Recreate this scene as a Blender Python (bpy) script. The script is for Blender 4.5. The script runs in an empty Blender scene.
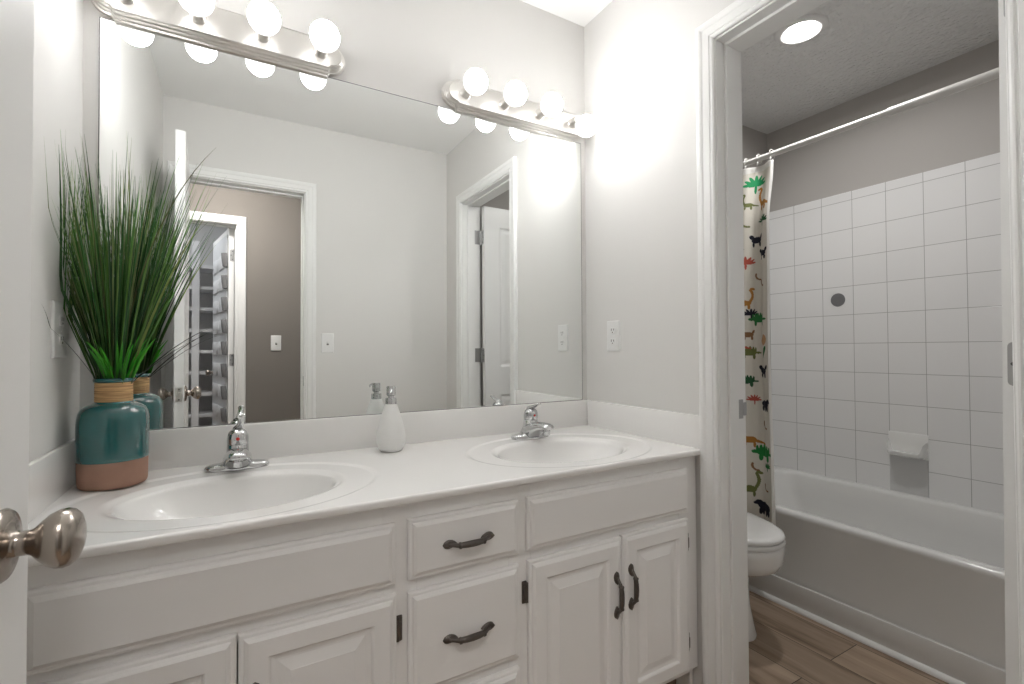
import bpy, bmesh, math, random
from mathutils import Vector, Matrix
random.seed(7)
SC = bpy.context.scene
COL = SC.collection
PI = math.pi
# ---------------------------------------------------------------- camera, world, exposure
cam_data = bpy.data.cameras.new('camera'); cam = bpy.data.objects.new('camera', cam_data); COL.objects.link(cam)
cam_data.sensor_width = 36.0; cam_data.lens = 481.003/1024*36; cam_data.clip_start = 0.01
Rv = Vector((0.867100, -0.498114, -0.004557)); Uv = Vector((-0.004207, -0.016470, 0.999856)); Bv = Vector((-0.498117, -0.866955, -0.016377))
cam.matrix_world = Matrix(((Rv.x, Uv.x, Bv.x, 0.32964), (Rv.y, Uv.y, Bv.y, -1.54087), (Rv.z, Uv.z, Bv.z, 1.11498), (0, 0, 0, 1)))
SC.camera = cam
world = bpy.data.worlds.new('world'); SC.world = world; world.use_nodes = True
world.node_tree.nodes['Background'].inputs[0].default_value = (0.8, 0.85, 0.9, 1); world.node_tree.nodes['Background'].inputs[1].default_value = 0.3
vs = SC.view_settings; vs.view_transform = 'Standard'; vs.look = 'None'; vs.gamma = 1; vs.use_curve_mapping = False
vs.exposure = 1.85
SC.cycles.max_bounces = 14; SC.cycles.diffuse_bounces = 7; SC.cycles.glossy_bounces = 7; SC.cycles.use_denoising = True
BULB = 19.6; DOWN = 96.0; HALL = 31.0; CLOSET = 20.0  # last two drive the added fill lamps

# ---------------------------------------------------------------- materials
def mat(name, color, rough=0.5, metal=0.0, spec=0.5, coat=0.0, noise=None, bump=None, emit=None):
    m = bpy.data.materials.new(name); m.use_nodes = True
    nt = m.node_tree; b = nt.nodes['Principled BSDF']
    b.inputs['Base Color'].default_value = (*color, 1); b.inputs['Roughness'].default_value = rough
    b.inputs['Metallic'].default_value = metal; b.inputs['Specular IOR Level'].default_value = spec
    b.inputs['Coat Weight'].default_value = coat; b.inputs['Coat Roughness'].default_value = 0.05
    if emit:
        b.inputs['Emission Color'].default_value = (*emit[0], 1); b.inputs['Emission Strength'].default_value = emit[1]
    tc = nt.nodes.new('ShaderNodeTexCoord')
    if noise:   # (scale, amount)
        n = nt.nodes.new('ShaderNodeTexNoise'); n.inputs['Scale'].default_value = noise[0]; n.inputs['Detail'].default_value = 4
        nt.links.new(tc.outputs['Object'], n.inputs['Vector'])
        mx = nt.nodes.new('ShaderNodeMix'); mx.data_type = 'RGBA'
        a = noise[1]
        mx.inputs[6].default_value = (*[c*(1-a) for c in color], 1); mx.inputs[7].default_value = (*[min(1, c*(1+a)) for c in color], 1)
        nt.links.new(n.outputs['Fac'], mx.inputs[0]); nt.links.new(mx.outputs[2], b.inputs['Base Color'])
    if bump:    # (scale, strength, distance)
        n2 = nt.nodes.new('ShaderNodeTexNoise'); n2.inputs['Scale'].default_value = bump[0]; n2.inputs['Detail'].default_value = 3
        nt.links.new(tc.outputs['Object'], n2.inputs['Vector'])
        bp = nt.nodes.new('ShaderNodeBump'); bp.inputs['Strength'].default_value = bump[1]; bp.inputs['Distance'].default_value = bump[2]
        nt.links.new(n2.outputs['Fac'], bp.inputs['Height']); nt.links.new(bp.outputs['Normal'], b.inputs['Normal'])
    return m

M = {}
M['wall'] = mat('greige_wall_paint', (0.70, 0.69, 0.672), 0.7, spec=0.25, bump=(260, 0.06, 0.002), noise=(3, 0.01))
M['bathwall_dimmed'] = mat('greige_wall_paint_dimmed', (0.46, 0.44, 0.42), 0.7, spec=0.25, bump=(260, 0.06, 0.002))  # same greige as the vanity walls, dimmer tub-room light put into the colour
M['hallwall'] = mat('hall_wall_paint_darkened', (0.235, 0.215, 0.196), 0.75, spec=0.2, bump=(260, 0.06, 0.002))  # darkened to keep the wall dim under the added hall lamp
M['ceiling'] = mat('white_ceiling_paint', (0.86, 0.86, 0.85), 0.9, spec=0.1, bump=(120, 0.15, 0.003))
M['trim'] = mat('white_trim_paint', (0.80, 0.80, 0.79), 0.32, spec=0.5, noise=(2, 0.008))
M['door'] = mat('white_door_paint', (0.80, 0.80, 0.79), 0.35, spec=0.5, bump=(90, 0.03, 0.001))
M['cabinet'] = mat('warm_white_cabinet_paint', (0.84, 0.83, 0.82), 0.42, spec=0.45, noise=(6, 0.015))
M['gap'] = mat('dark_cabinet_interior', (0.03, 0.028, 0.025), 0.9)
M['counter'] = mat('white_cultured_marble', (0.84, 0.83, 0.815), 0.16, spec=0.5, coat=0.3, noise=(5, 0.015))
M['chrome'] = mat('chrome', (0.60, 0.605, 0.61), 0.05, metal=1.0)
M['nickel'] = mat('satin_nickel', (0.40, 0.355, 0.315), 0.22, metal=1.0)
M['brushed'] = mat('brushed_nickel_plate', (0.80, 0.78, 0.75), 0.30, metal=1.0)
M['hinge'] = mat('hinge_nickel', (0.42, 0.42, 0.42), 0.35, metal=0.85)
M['darkhinge'] = mat('dark_hinge_metal', (0.10, 0.10, 0.10), 0.4, metal=0.7)
M['bronze'] = mat('dark_bronze_hardware', (0.12, 0.105, 0.095), 0.34, metal=0.75, noise=(60, 0.25))
M['mirror'] = mat('mirror_silver', (0.90, 0.915, 0.905), 0.0, metal=1.0)
M['mirror_edge'] = mat('mirror_dark_edge', (0.05, 0.05, 0.05), 0.3)
def make_bulb():
    m = mat('lit_bulb_glass', (1, 1, 1), 0.3, emit=((1.0, 0.995, 0.99), BULB))
    nt, b = m.node_tree, m.node_tree.nodes['Principled BSDF']
    tc = nt.nodes.new('ShaderNodeTexCoord'); sp = nt.nodes.new('ShaderNodeSeparateXYZ'); mr = nt.nodes.new('ShaderNodeMapRange')
    nt.links.new(tc.outputs['Normal'], sp.inputs[0]); nt.links.new(sp.outputs['Y'], mr.inputs['Value'])
    mr.interpolation_type = 'SMOOTHSTEP'
    for k, v in (('From Min', -0.70), ('From Max', 0.12), ('To Min', BULB), ('To Max', BULB*0.02)): mr.inputs[k].default_value = v
    nt.links.new(mr.outputs['Result'], b.inputs['Emission Strength'])
    return m
M['bulb'] = make_bulb()      # LED globes shine mostly away from the socket
M['lens'] = mat('lit_lens', (1, 1, 1), 0.3, emit=((1.0, 0.985, 0.965), DOWN))
M['hall_fill'] = mat('added_hall_fill_glow', (1, 1, 1), 0.3, emit=((1.0, 0.96, 0.92), HALL))  # glow of the added hall fill lamp
M['closet_fill'] = mat('added_closet_fill_glow', (1, 1, 1), 0.3, emit=((0.95, 0.97, 1.0), CLOSET))  # glow of the added closet fill lamp
M['white_plastic'] = mat('white_plastic', (0.78, 0.78, 0.77), 0.3)
M['slot'] = mat('dark_slot', (0.02, 0.02, 0.02), 0.6)
M['ceramic'] = mat('white_matte_ceramic', (0.80, 0.80, 0.785), 0.38, spec=0.5)
M['porcelain'] = mat('white_porcelain', (0.80, 0.80, 0.79), 0.08, spec=0.5, coat=0.5)
M['tub'] = mat('white_tub_enamel', (0.74, 0.74, 0.73), 0.14, spec=0.5, coat=0.3)
M['soapdish'] = mat('white_glazed_soap_dish', (0.80, 0.80, 0.79), 0.12, coat=0.5)
M['rod'] = mat('white_enamelled_rod', (0.62, 0.61, 0.59), 0.35)
M['greydisc'] = mat('grey_plastic_disc', (0.17, 0.17, 0.175), 0.5)
M['teal'] = mat('teal_glaze', (0.012, 0.115, 0.118), 0.10, spec=0.6, coat=0.8, noise=(14, 0.35))
M['clay'] = mat('raw_clay', (0.36, 0.215, 0.16), 0.8, spec=0.2, noise=(30, 0.15), bump=(200, 0.2, 0.001))
M['red'] = mat('red_indicator', (0.55, 0.02, 0.02), 0.3)
M['pouch'] = mat('grey_pocket_fabric', (0.16, 0.16, 0.165), 0.8, noise=(30, 0.15))
M['orgcloth'] = mat('white_organizer_fabric', (0.68, 0.69, 0.71), 0.7, noise=(20, 0.1))
M['closetwall'] = mat('closet_wall_paint', (0.6, 0.6, 0.6), 0.8)
M['shelf'] = mat('white_shelf_board', (0.66, 0.66, 0.67), 0.5)
M['vinyl_kick'] = mat('brown_toe_board', (0.20, 0.145, 0.105), 0.5, noise=(12, 0.25))

def nodes_of(m): return m.node_tree, m.node_tree.nodes['Principled BSDF']

def make_popcorn():
    m = mat('textured_white_ceiling', (0.72, 0.72, 0.71), 0.55, spec=0.35)
    nt, b = nodes_of(m); tc = nt.nodes.new('ShaderNodeTexCoord')
    v = nt.nodes.new('ShaderNodeTexVoronoi'); v.inputs['Scale'].default_value = 60; v.feature = 'SMOOTH_F1'
    n = nt.nodes.new('ShaderNodeTexNoise'); n.inputs['Scale'].default_value = 42; n.inputs['Detail'].default_value = 4
    ad = nt.nodes.new('ShaderNodeMath'); ad.operation = 'ADD'
    bp = nt.nodes.new('ShaderNodeBump'); bp.inputs['Strength'].default_value = 1.0; bp.inputs['Distance'].default_value = 0.011
    nt.links.new(tc.outputs['Object'], v.inputs['Vector']); nt.links.new(tc.outputs['Object'], n.inputs['Vector'])
    nt.links.new(v.outputs['Distance'], ad.inputs[0]); nt.links.new(n.outputs['Fac'], ad.inputs[1])
    nt.links.new(ad.outputs[0], bp.inputs['Height']); nt.links.new(bp.outputs['Normal'], b.inputs['Normal'])
    return m
M['popcorn'] = make_popcorn()

def make_wood():
    m = mat('wood_look_vinyl_plank', (0.2, 0.15, 0.11), 0.38, spec=0.4)
    nt, b = nodes_of(m); L = nt.links.new
    tc = nt.nodes.new('ShaderNodeTexCoord'); mp = nt.nodes.new('ShaderNodeMapping')
    mp.inputs['Rotation'].default_value = (0, 0, PI/2); mp.inputs['Location'].default_value = (0.17, 0.005, 0)
    L(tc.outputs['Object'], mp.inputs['Vector'])
    br = nt.nodes.new('ShaderNodeTexBrick'); br.offset = 0.37
    br.inputs['Color1'].default_value = (0.25, 0.25, 0.25, 1); br.inputs['Color2'].default_value = (0.85, 0.85, 0.85, 1); br.inputs['Mortar'].default_value = (0.0, 0.0, 0.0, 1)
    br.inputs['Scale'].default_value = 1.0; br.inputs['Mortar Size'].default_value = 0.0016; br.inputs['Mortar Smooth'].default_value = 0.3
    br.inputs['Brick Width'].default_value = 1.22; br.inputs['Row Height'].default_value = 0.182; br.inputs['Bias'].default_value = 0.0
    L(mp.outputs['Vector'], br.inputs['Vector'])
    mg = nt.nodes.new('ShaderNodeMapping'); mg.inputs['Scale'].default_value = (11.0, 1.1, 1.0)
    L(tc.outputs['Object'], mg.inputs['Vector'])
    addv = nt.nodes.new('ShaderNodeVectorMath'); addv.operation = 'ADD'
    L(mg.outputs['Vector'], addv.inputs[0])
    sc_ = nt.nodes.new('ShaderNodeVectorMath'); sc_.operation = 'SCALE'; sc_.inputs['Scale'].default_value = 9.0
    L(br.outputs['Color'], sc_.inputs[0]); L(sc_.outputs['Vector'], addv.inputs[1])
    n = nt.nodes.new('ShaderNodeTexNoise'); n.inputs['Scale'].default_value = 1.6; n.inputs['Detail'].default_value = 7; n.inputs['Roughness'].default_value = 0.62; n.inputs['Distortion'].default_value = 0.6
    L(addv.outputs['Vector'], n.inputs['Vector'])
    cr = nt.nodes.new('ShaderNodeValToRGB'); e = cr.color_ramp.elements
    e[0].position = 0.30; e[0].color = (0.19, 0.13, 0.088, 1); e[1].position = 0.70; e[1].color = (0.55, 0.42, 0.315, 1)
    k = e.new(0.48); k.color = (0.42, 0.315, 0.23, 1)
    L(n.outputs['Fac'], cr.inputs['Fac'])
    mx = nt.nodes.new('ShaderNodeMix'); mx.data_type = 'RGBA'; mx.blend_type = 'MULTIPLY'; mx.inputs[0].default_value = 0.35
    L(cr.outputs['Color'], mx.inputs[6]); L(br.outputs['Color'], mx.inputs[7])
    mm = nt.nodes.new('ShaderNodeMix'); mm.data_type = 'RGBA'; mm.inputs[7].default_value = (0.035, 0.024, 0.018, 1)
    L(br.outputs['Fac'], mm.inputs[0]); L(mx.outputs[2], mm.inputs[6]); L(mm.outputs[2], b.inputs['Base Color'])
    bp = nt.nodes.new('ShaderNodeBump'); bp.inputs['Strength'].default_value = 0.15; bp.inputs['Distance'].default_value = 0.002
    L(n.outputs['Fac'], bp.inputs['Height']); L(bp.outputs['Normal'], b.inputs['Normal'])
    return m
M['wood'] = make_wood()

def make_tile(name, ushift, axis):
    """square glazed tiles 152.5 mm; axis = 'y' (wall runs in y) or 'x'"""
    m = mat(name, (0.72, 0.72, 0.72), 0.16, spec=0.5, coat=0.2)
    nt, b = nodes_of(m); L = nt.links.new
    tc = nt.nodes.new('ShaderNodeTexCoord'); sp = nt.nodes.new('ShaderNodeSeparateXYZ'); L(tc.outputs['Object'], sp.inputs[0])
    cb = nt.nodes.new('ShaderNodeCombineXYZ')
    a1 = nt.nodes.new('ShaderNodeMath'); a1.operation = 'ADD'; a1.inputs[1].default_value = ushift
    a2 = nt.nodes.new('ShaderNodeMath'); a2.operation = 'ADD'; a2.inputs[1].default_value = -1.7515 + 0.1525*20
    L(sp.outputs['Y' if axis == 'y' else 'X'], a1.inputs[0]); L(sp.outputs['Z'], a2.inputs[0])
    L(a1.outputs[0], cb.inputs['X']); L(a2.outputs[0], cb.inputs['Y'])
    br = nt.nodes.new('ShaderNodeTexBrick'); br.offset = 0; br.squash = 1
    br.inputs['Color1'].default_value = (0.79, 0.79, 0.79, 1); br.inputs['Color2'].default_value = (0.81, 0.81, 0.81, 1); br.inputs['Mortar'].default_value = (0.40, 0.395, 0.39, 1)
    br.inputs['Scale'].default_value = 1; br.inputs['Mortar Size'].default_value = 0.0014; br.inputs['Mortar Smooth'].default_value = 0.2
    br.inputs['Brick Width'].default_value = 0.1525; br.inputs['Row Height'].default_value = 0.1525
    L(cb.outputs[0], br.inputs['Vector']); L(br.outputs['Color'], b.inputs['Base Color'])
    iv = nt.nodes.new('ShaderNodeMath'); iv.operation = 'SUBTRACT'; iv.inputs[0].default_value = 1.0; L(br.outputs['Fac'], iv.inputs[1])
    n = nt.nodes.new('ShaderNodeTexNoise'); n.inputs['Scale'].default_value = 9; L(tc.outputs['Object'], n.inputs['Vector'])
    ml = nt.nodes.new('ShaderNodeMath'); ml.operation = 'MULTIPLY_ADD'; ml.inputs[1].default_value = 0.3; L(n.outputs['Fac'], ml.inputs[0]); L(iv.outputs[0], ml.inputs[2])
    bp = nt.nodes.new('ShaderNodeBump'); bp.inputs['Strength'].default_value = 0.35; bp.inputs['Distance'].default_value = 0.002
    L(ml.outputs[0], bp.inputs['Height']); L(bp.outputs['Normal'], b.inputs['Normal'])
    return m
M['tile_far'] = make_tile('white_square_wall_tile', -0.0660 + 0.1525*30, 'y')
M['tile_end'] = make_tile('white_square_wall_tile_end', -3.16 + 0.1525*40, 'x')

def make_raffia():
    m = mat('raffia_cord', (0.52, 0.33, 0.16), 0.7)
    nt, b = nodes_of(m); L = nt.links.new
    tc = nt.nodes.new('ShaderNodeTexCoord'); mp = nt.nodes.new('ShaderNodeMapping'); mp.inputs['Scale'].default_value = (9, 9, 260)
    L(tc.outputs['Object'], mp.inputs['Vector'])
    n = nt.nodes.new('ShaderNodeTexNoise'); n.inputs['Scale'].default_value = 2; n.inputs['Detail'].default_value = 5; L(mp.outputs['Vector'], n.inputs['Vector'])
    cr = nt.nodes.new('ShaderNodeValToRGB'); e = cr.color_ramp.elements
    e[0].position = 0.3; e[0].color = (0.27, 0.14, 0.05, 1); e[1].position = 0.65; e[1].color = (0.72, 0.46, 0.22, 1)
    L(n.outputs['Fac'], cr.inputs['Fac']); L(cr.outputs['Color'], b.inputs['Base Color'])
    bp = nt.nodes.new('ShaderNodeBump'); bp.inputs['Strength'].default_value = 0.6; bp.inputs['Distance'].default_value = 0.002
    L(n.outputs['Fac'], bp.inputs['Height']); L(bp.outputs['Normal'], b.inputs['Normal'])
    return m
M['raffia'] = make_raffia()

def make_attr_mat(name, rough, translucent=0.0):
    m = mat(name, (0.5, 0.5, 0.5), rough, spec=0.3)
    nt, b = nodes_of(m); a = nt.nodes.new('ShaderNodeAttribute'); a.attribute_name = 'col'
    nt.links.new(a.outputs['Color'], b.inputs['Base Color'])
    return m
M['grass'] = make_attr_mat('artificial_grass_leaf', 0.42)
M['curtain'] = make_attr_mat('printed_curtain_fabric', 0.75)

# ---------------------------------------------------------------- mesh helpers
ORG = {}
def org(o): return ORG.get(o.name, Vector((0, 0, 0)))
def new_obj(name, bm, material, parent=None, smooth=False, mats=None):
    if parent is not None:
        bmesh.ops.translate(bm, verts=bm.verts, vec=-org(parent))
    bm.normal_update()
    me = bpy.data.meshes.new(name); bm.to_mesh(me); bm.free()
    for mm in (mats or [material]): me.materials.append(mm)
    if smooth is not False:
        for p in me.polygons: p.use_smooth = True
        if smooth is not True: me.set_sharp_from_angle(angle=math.radians(smooth))
    o = bpy.data.objects.new(name, me); COL.objects.link(o)
    if parent is not None:
        o.parent = parent; ORG[o.name] = org(parent).copy()
    return o
def tag(o, label, cat, group=None):
    o['label'] = label; o['category'] = cat
    if group: o['group'] = group
    return o
def thing(name, label, cat, loc=(0, 0, 0), group=None):
    o = bpy.data.objects.new(name, None); COL.objects.link(o); o.location = loc; o.empty_display_size = 0.05
    ORG[o.name] = Vector(loc); tag(o, label, cat, group); return o
def struct(name, bm, material, parent=None, smooth=False):
    o = new_obj(name, bm, material, parent, smooth)
    if parent is None: o['kind'] = 'structure'
    return o
def dup(root, delta, label):
    r = root.copy(); COL.objects.link(r); r.location = root.location + Vector(delta); r['label'] = label
    ORG[r.name] = org(root) + Vector(delta)
    for ch in list(root.children):
        c = ch.copy(); COL.objects.link(c); c.parent = r
        for g in list(ch.children):
            d = g.copy(); COL.objects.link(d); d.parent = c
    return r
def BM(): return bmesh.new()
def box(bm, x0, x1, y0, y1, z0, z1, bev=0.0, seg=2):
    t = bmesh.new()
    bmesh.ops.create_cube(t, size=1)
    for v in t.verts: v.co = Vector((x0+(v.co.x+.5)*(x1-x0), y0+(v.co.y+.5)*(y1-y0), z0+(v.co.z+.5)*(z1-z0)))
    if bev: bmesh.ops.bevel(t, geom=list(t.edges), offset=bev, segments=seg, affect='EDGES', profile=0.5)
    merge(bm, t)
def merge(bm, t, mtx=None):
    if mtx is not None: t.transform(mtx)
    me = bpy.data.meshes.new('tmp'); t.to_mesh(me); t.free(); bm.from_mesh(me); bpy.data.meshes.remove(me)
def loft(bm, rings, cap0=True, cap1=True, closed=True, mi=0):
    vr = [[bm.verts.new(p) for p in r] for r in rings]
    n = len(vr[0])
    for a, b in zip(vr, vr[1:]):
        for i in range(n if closed else n-1):
            j = (i+1) % n
            f = bm.faces.new((a[i], a[j], b[j], b[i])); f.material_index = mi
    if cap0 and closed: bm.faces.new(list(reversed(vr[0])))
    if cap1 and closed: bm.faces.new(vr[-1])
    return vr
def lathe(bm, prof, c=(0, 0, 0), axis=(0, 0, 1), n=32, sx=1.0, sy=1.0, sz=1.0):
    ax = Vector(axis).normalized(); q = Vector((0, 0, 1)).rotation_difference(ax); c = Vector(c)
    rings = []
    for r, h in prof:
        r = max(r, 1e-5)
        rings.append([c + q @ Vector((r*sx*math.cos(2*PI*i/n), r*sy*math.sin(2*PI*i/n), h*sz)) for i in range(n)])
    loft(bm, rings)
def tube(bm, pts, rad, n=12, squash=None, up=(0, 0, 1)):
    pts = [Vector(p) for p in pts]; rings = []
    for i, p in enumerate(pts):
        d = (pts[min(i+1, len(pts)-1)] - pts[max(i-1, 0)]).normalized()
        u = Vector(up)
        if abs(d.dot(u)) > .98: u = Vector((1, 0, 0)) if abs(d.x) < .9 else Vector((0, 1, 0))
        s = d.cross(u).normalized(); t = s.cross(d).normalized()
        r = rad[i] if isinstance(rad, (list, tuple)) else rad
        ru, rs = (r if not isinstance(r, (list, tuple)) else r[0]), (r if not isinstance(r, (list, tuple)) else r[1])
        rings.append([p + s*rs*math.cos(2*PI*k/n) + t*ru*math.sin(2*PI*k/n) for k in range(n)])
    loft(bm, rings)
def rings_slab(bm, fn, u0, u1, v0, v1, rings, fill=True):
    """concentric rectangles (inset, height); fn(u, v, h) -> point"""
    prev = None
    for ins, h in rings:
        cur = [bm.verts.new(fn(u, v, h)) for u, v in ((u0+ins, v0+ins), (u1-ins, v0+ins), (u1-ins, v1-ins), (u0+ins, v1-ins))]
        if prev:
            for i in range(4): bm.faces.new((prev[i], prev[(i+1) % 4], cur[(i+1) % 4], cur[i]))
        prev = cur
    if fill: bm.faces.new(prev)
def fix(bm):
    bmesh.ops.remove_doubles(bm, verts=bm.verts, dist=1e-5)
    bmesh.ops.recalc_face_normals(bm, faces=bm.faces)
    return bm
def smooth01(t): t = max(0., min(1., t)); return t*t*(3-2*t)

W = 1.5658; W2 = 1.683; D = 1.4912; D2 = 1.6085; H = 2.44
# ================================================================= STRUCTURE
bm = BM(); box(bm, -1.5, 3.4, -4.3, 0.5, -0.06, 0.0); struct('floor', bm, M['wood'])
bm = BM(); box(bm, -1.5, W2, -4.3, 0.12, H, H+.08); struct('ceiling', bm, M['ceiling'])
bm = BM(); box(bm, W2, 3.4, -1.5, 0.5, H, H+.08); struct('ceiling_bath', bm, M['popcorn'])
bm = BM(); box(bm, W2, 3.4, -4.3, -1.5, H, H+.08); struct('ceiling_hall', bm, M['ceiling'])
bm = BM(); box(bm, -.117, W2, 0.004, .12, 0, H); struct('wall_back', bm, M['wall'])
bm = BM(); box(bm, -.117, 0, -D2, .004, 0, H); struct('wall_left', bm, M['wall'])
# right wall with doorway; vanity side paint
def wall_with_opening(name, ax, a0, a1, t0, t1, o0, o1, oz, m):
    bm = BM()
    for p0, p1, z0, z1 in ((a0, o0, 0, H), (o1, a1, 0, H), (o0, o1, oz, H)):
        if ax == 'y': box(bm, t0, t1, p0, p1, z0, z1)
        else: box(bm, p0, p1, t0, t1, z0, z1)
    return struct(name, bm, m)
YA, YB = -1.233, -0.617          # tub-room door opening (jamb faces)
DT = 2.035
wall_with_opening('wall_right', 'y', -D2, .346, W, W2-.012, YA-.018, YB+.018, DT+.018, M['wall'])
bm = BM()
for p0, p1, z0, z1 in ((-1.41, YA-.018, 0, H), (YB+.018, .346, 0, H), (YA-.018, YB+.018, DT+.018, H)): box(bm, W2-.012, W2, p0, p1, z0, z1)
struct('wall_bath_inner', bm, M['bathwall_dimmed'])
XA, XB = 0.083, 0.674            # entry door opening
wall_with_opening('wall_front', 'x', -.117, W, -D2+.012, -D, XA-.018, XB+.018, DT+.018, M['wall'])
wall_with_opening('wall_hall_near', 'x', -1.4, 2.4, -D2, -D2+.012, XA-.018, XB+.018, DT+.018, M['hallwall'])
bm = BM(); box(bm, W2, 3.287, .229, .346, 0, H); struct('wall_bath_back', bm, M['bathwall_dimmed'])
bm = BM(); box(bm, 3.17, 3.287, -1.41, .229, 0, H); struct('wall_bath_far', bm, M['bathwall_dimmed'])
bm = BM(); box(bm, W2, 3.17, -1.41, -1.295, 0, H); struct('wall_bath_front', bm, M['bathwall_dimmed'])
HY = -2.50
CA, CB = -0.36, 0.330            # closet opening in hall wall
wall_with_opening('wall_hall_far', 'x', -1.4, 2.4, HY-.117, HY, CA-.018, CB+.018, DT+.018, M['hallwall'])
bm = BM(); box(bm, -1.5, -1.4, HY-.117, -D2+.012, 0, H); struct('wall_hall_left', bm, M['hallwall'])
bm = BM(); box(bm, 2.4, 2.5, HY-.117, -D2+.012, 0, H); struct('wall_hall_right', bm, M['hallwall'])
bm = BM(); box(bm, -1.0, 1.0, -4.02, -3.92, 0, H); struct('wall_closet_back', bm, M['closetwall'])
bm = BM(); box(bm, -1.1, -1.0, -4.02, HY-.117, 0, H); struct('wall_closet_left', bm, M['closetwall'])
bm = BM(); box(bm, .95, 1.05, -4.02, HY-.117, 0, H); struct('wall_closet_right', bm, M['closetwall'])
# tile slabs (bullnose top)
bm = BM(); box(bm, 3.16, 3.17, -1.295, .229, .36, 1.9515, .004); struct('wall_tile_far', bm, M['tile_far'])
bm = BM(); box(bm, 2.40, 3.16, .219, .229, .36, 1.9515, .004); struct('wall_tile_back', bm, M['tile_end'])
bm = BM(); box(bm, 2.40, 3.16, -1.295, -1.285, .36, 1.9515, .004); struct('wall_tile_front', bm, M['tile_end'])

PROF = [(0, 0), (0, .009), (.004, .012), (.008, .0125), (.010, .0095), (.013, .0095), (.015, .0125), (.036, .0145), (.039, .0165), (.046, .018), (.055, .0175), (.0585, .015), (.060, .011), (.060, 0)]
def casing(name, ax, base, sgn, a, b, zt, z0=0.0):
    """door casing; ax='y': wall plane x=base, opening from y=a to y=b; thickness towards sgn"""
    bm = BM(); rows = []
    for o, h in PROF:
        nodes = ((a-o, z0), (a-o, zt+o), (b+o, zt+o), (b+o, z0))
        rows.append([bm.verts.new((base+sgn*h, p, z) if ax == 'y' else (p, base+sgn*h, z)) for p, z in nodes])
    for r, s in zip(rows, rows[1:]):
        for i in range(3): bm.faces.new((r[i], r[i+1], s[i+1], s[i]))
    for i in (0, 3): bm.faces.new([r[i] for r in rows])
    for i in range(3): bm.faces.new((rows[-1][i], rows[-1][i+1], rows[0][i+1], rows[0][i]))
    return struct(name, fix(bm), M['trim'])
def jamb(name, ax, t0, t1, a, b, zt, s0, s1):
    bm = BM(); th = .0178
    def bx(p0, p1, q0, q1, z0, z1):
        if ax == 'y': box(bm, q0, q1, p0, p1, z0, z1, .0012, 1)
        else: box(bm, p0, p1, q0, q1, z0, z1, .0012, 1)
    bx(a-th, a, t0, t1, 0, zt); bx(b, b+th, t0, t1, 0, zt); bx(a-th, b+th, t0, t1, zt, zt+th)
    st = .009
    bx(a, a+st, s0, s1, 0, zt-st); bx(b-st, b, s0, s1, 0, zt-st); bx(a, b, s0, s1, zt-st, zt)
    return struct(name, bm, M['trim'])
casing('trim_1', 'y', W, -1, YA-.005, YB+.003, DT+.005)
casing('trim_2', 'y', W2, 1, YA-.005, YB+.005, DT+.005)
jb = jamb('trim_3', 'y', W-.001, W2+.001, YA, YB, DT, 1.600, 1.640)
casing('trim_4', 'x', -D, 1, XA-.005, XB+.005, DT+.005)
casing('trim_5', 'x', -D2, -1, XA-.005, XB+.005, DT+.005)
je = jamb('trim_6', 'x', -D2-.001, -D+.001, XA, XB, DT, -D2+.035, -D2+.070)
casing('trim_7', 'x', HY, 1, CA-.005, CB+.005, DT+.005)
jc = jamb('trim_8', 'x', HY-.118, HY+.001, CA, CB, DT, HY-.075, HY-.040)
# baseboards
def baseboard(name, x0, x1, y0, y1):
    bm = BM(); box(bm, x0, x1, y0, y1, 0, .083, .004); struct(name, bm, M['trim'])
baseboard('baseboard_front', XB+.067, W, -D, -D+.013)
baseboard('baseboard_right', W-.013, W, -D+.013, YA-.067)
baseboard('baseboard_left', 0, .013, -D, -.47)
baseboard('baseboard_bath', W2, 2.40, .216, .229)
baseboard('baseboard_hall', CB+.067, 2.4, HY, HY+.013)
# strike plate on the far jamb of the tub-room doorway and on the entry jamb
bm = BM(); box(bm, 1.645, 1.672, YB-.0012, YB+.001, .903, .961, .0008, 1); box(bm, 1.671, 1.6845, YB-.004, YB-.001, .912, .952, .001, 1)
new_obj('strike_plate', bm, M['hinge'], jb)['label'] = 'nickel strike plate'
bm = BM(); box(bm, XB-.0012, XB+.001, -D-.036, -D-.008, .910, .967, .0008, 1)
new_obj('strike_plate', bm, M['hinge'], je)['label'] = 'nickel strike plate'

# ---------------------------------------------------------------- interior doors (local: hinge edge u=0, thickness 0..-.035 in y)
def door_mesh(w, h=2.025, th=.035, z0=.008):
    bm = BM()
    us = [0, .11, w/2-.045, w/2+.045, w-.11, w]; vsl = [z0, z0+.20, z0+.82, z0+1.00, z0+h-.125, z0+h]
    R = [(0, 0), (.010, -.007), (.022, -.007), (.040, -.0015)]
    for face in (0, 1):
        fn = (lambda u, v, d: Vector((u, d, v))) if face == 0 else (lambda u, v, d: Vector((u, -th-d, v)))
        for i in range(5):
            for j in range(5):
                if i in (1, 3) and j in (1, 3): rings_slab(bm, fn, us[i], us[i+1], vsl[j], vsl[j+1], R)
                else: rings_slab(bm, fn, us[i], us[i+1], vsl[j], vsl[j+1], [(0, 0)])
    for u in (0, w):
        for j in range(5): bm.faces.new([bm.verts.new(p) for p in ((u, 0, vsl[j]), (u, 0, vsl[j+1]), (u, -th, vsl[j+1]), (u, -th, vsl[j]))])
    for v in (vsl[0], vsl[-1]):
        for i in range(5): bm.faces.new([bm.verts.new(p) for p in ((us[i], 0, v), (us[i+1], 0, v), (us[i+1], -th, v), (us[i], -th, v))])
    return fix(bm)
def door(name, w, loc, ang):
    o = new_obj(name, door_mesh(w), M['door']); o['kind'] = 'structure'
    o.location = loc; o.rotation_euler = (0, 0, ang); return o
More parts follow.
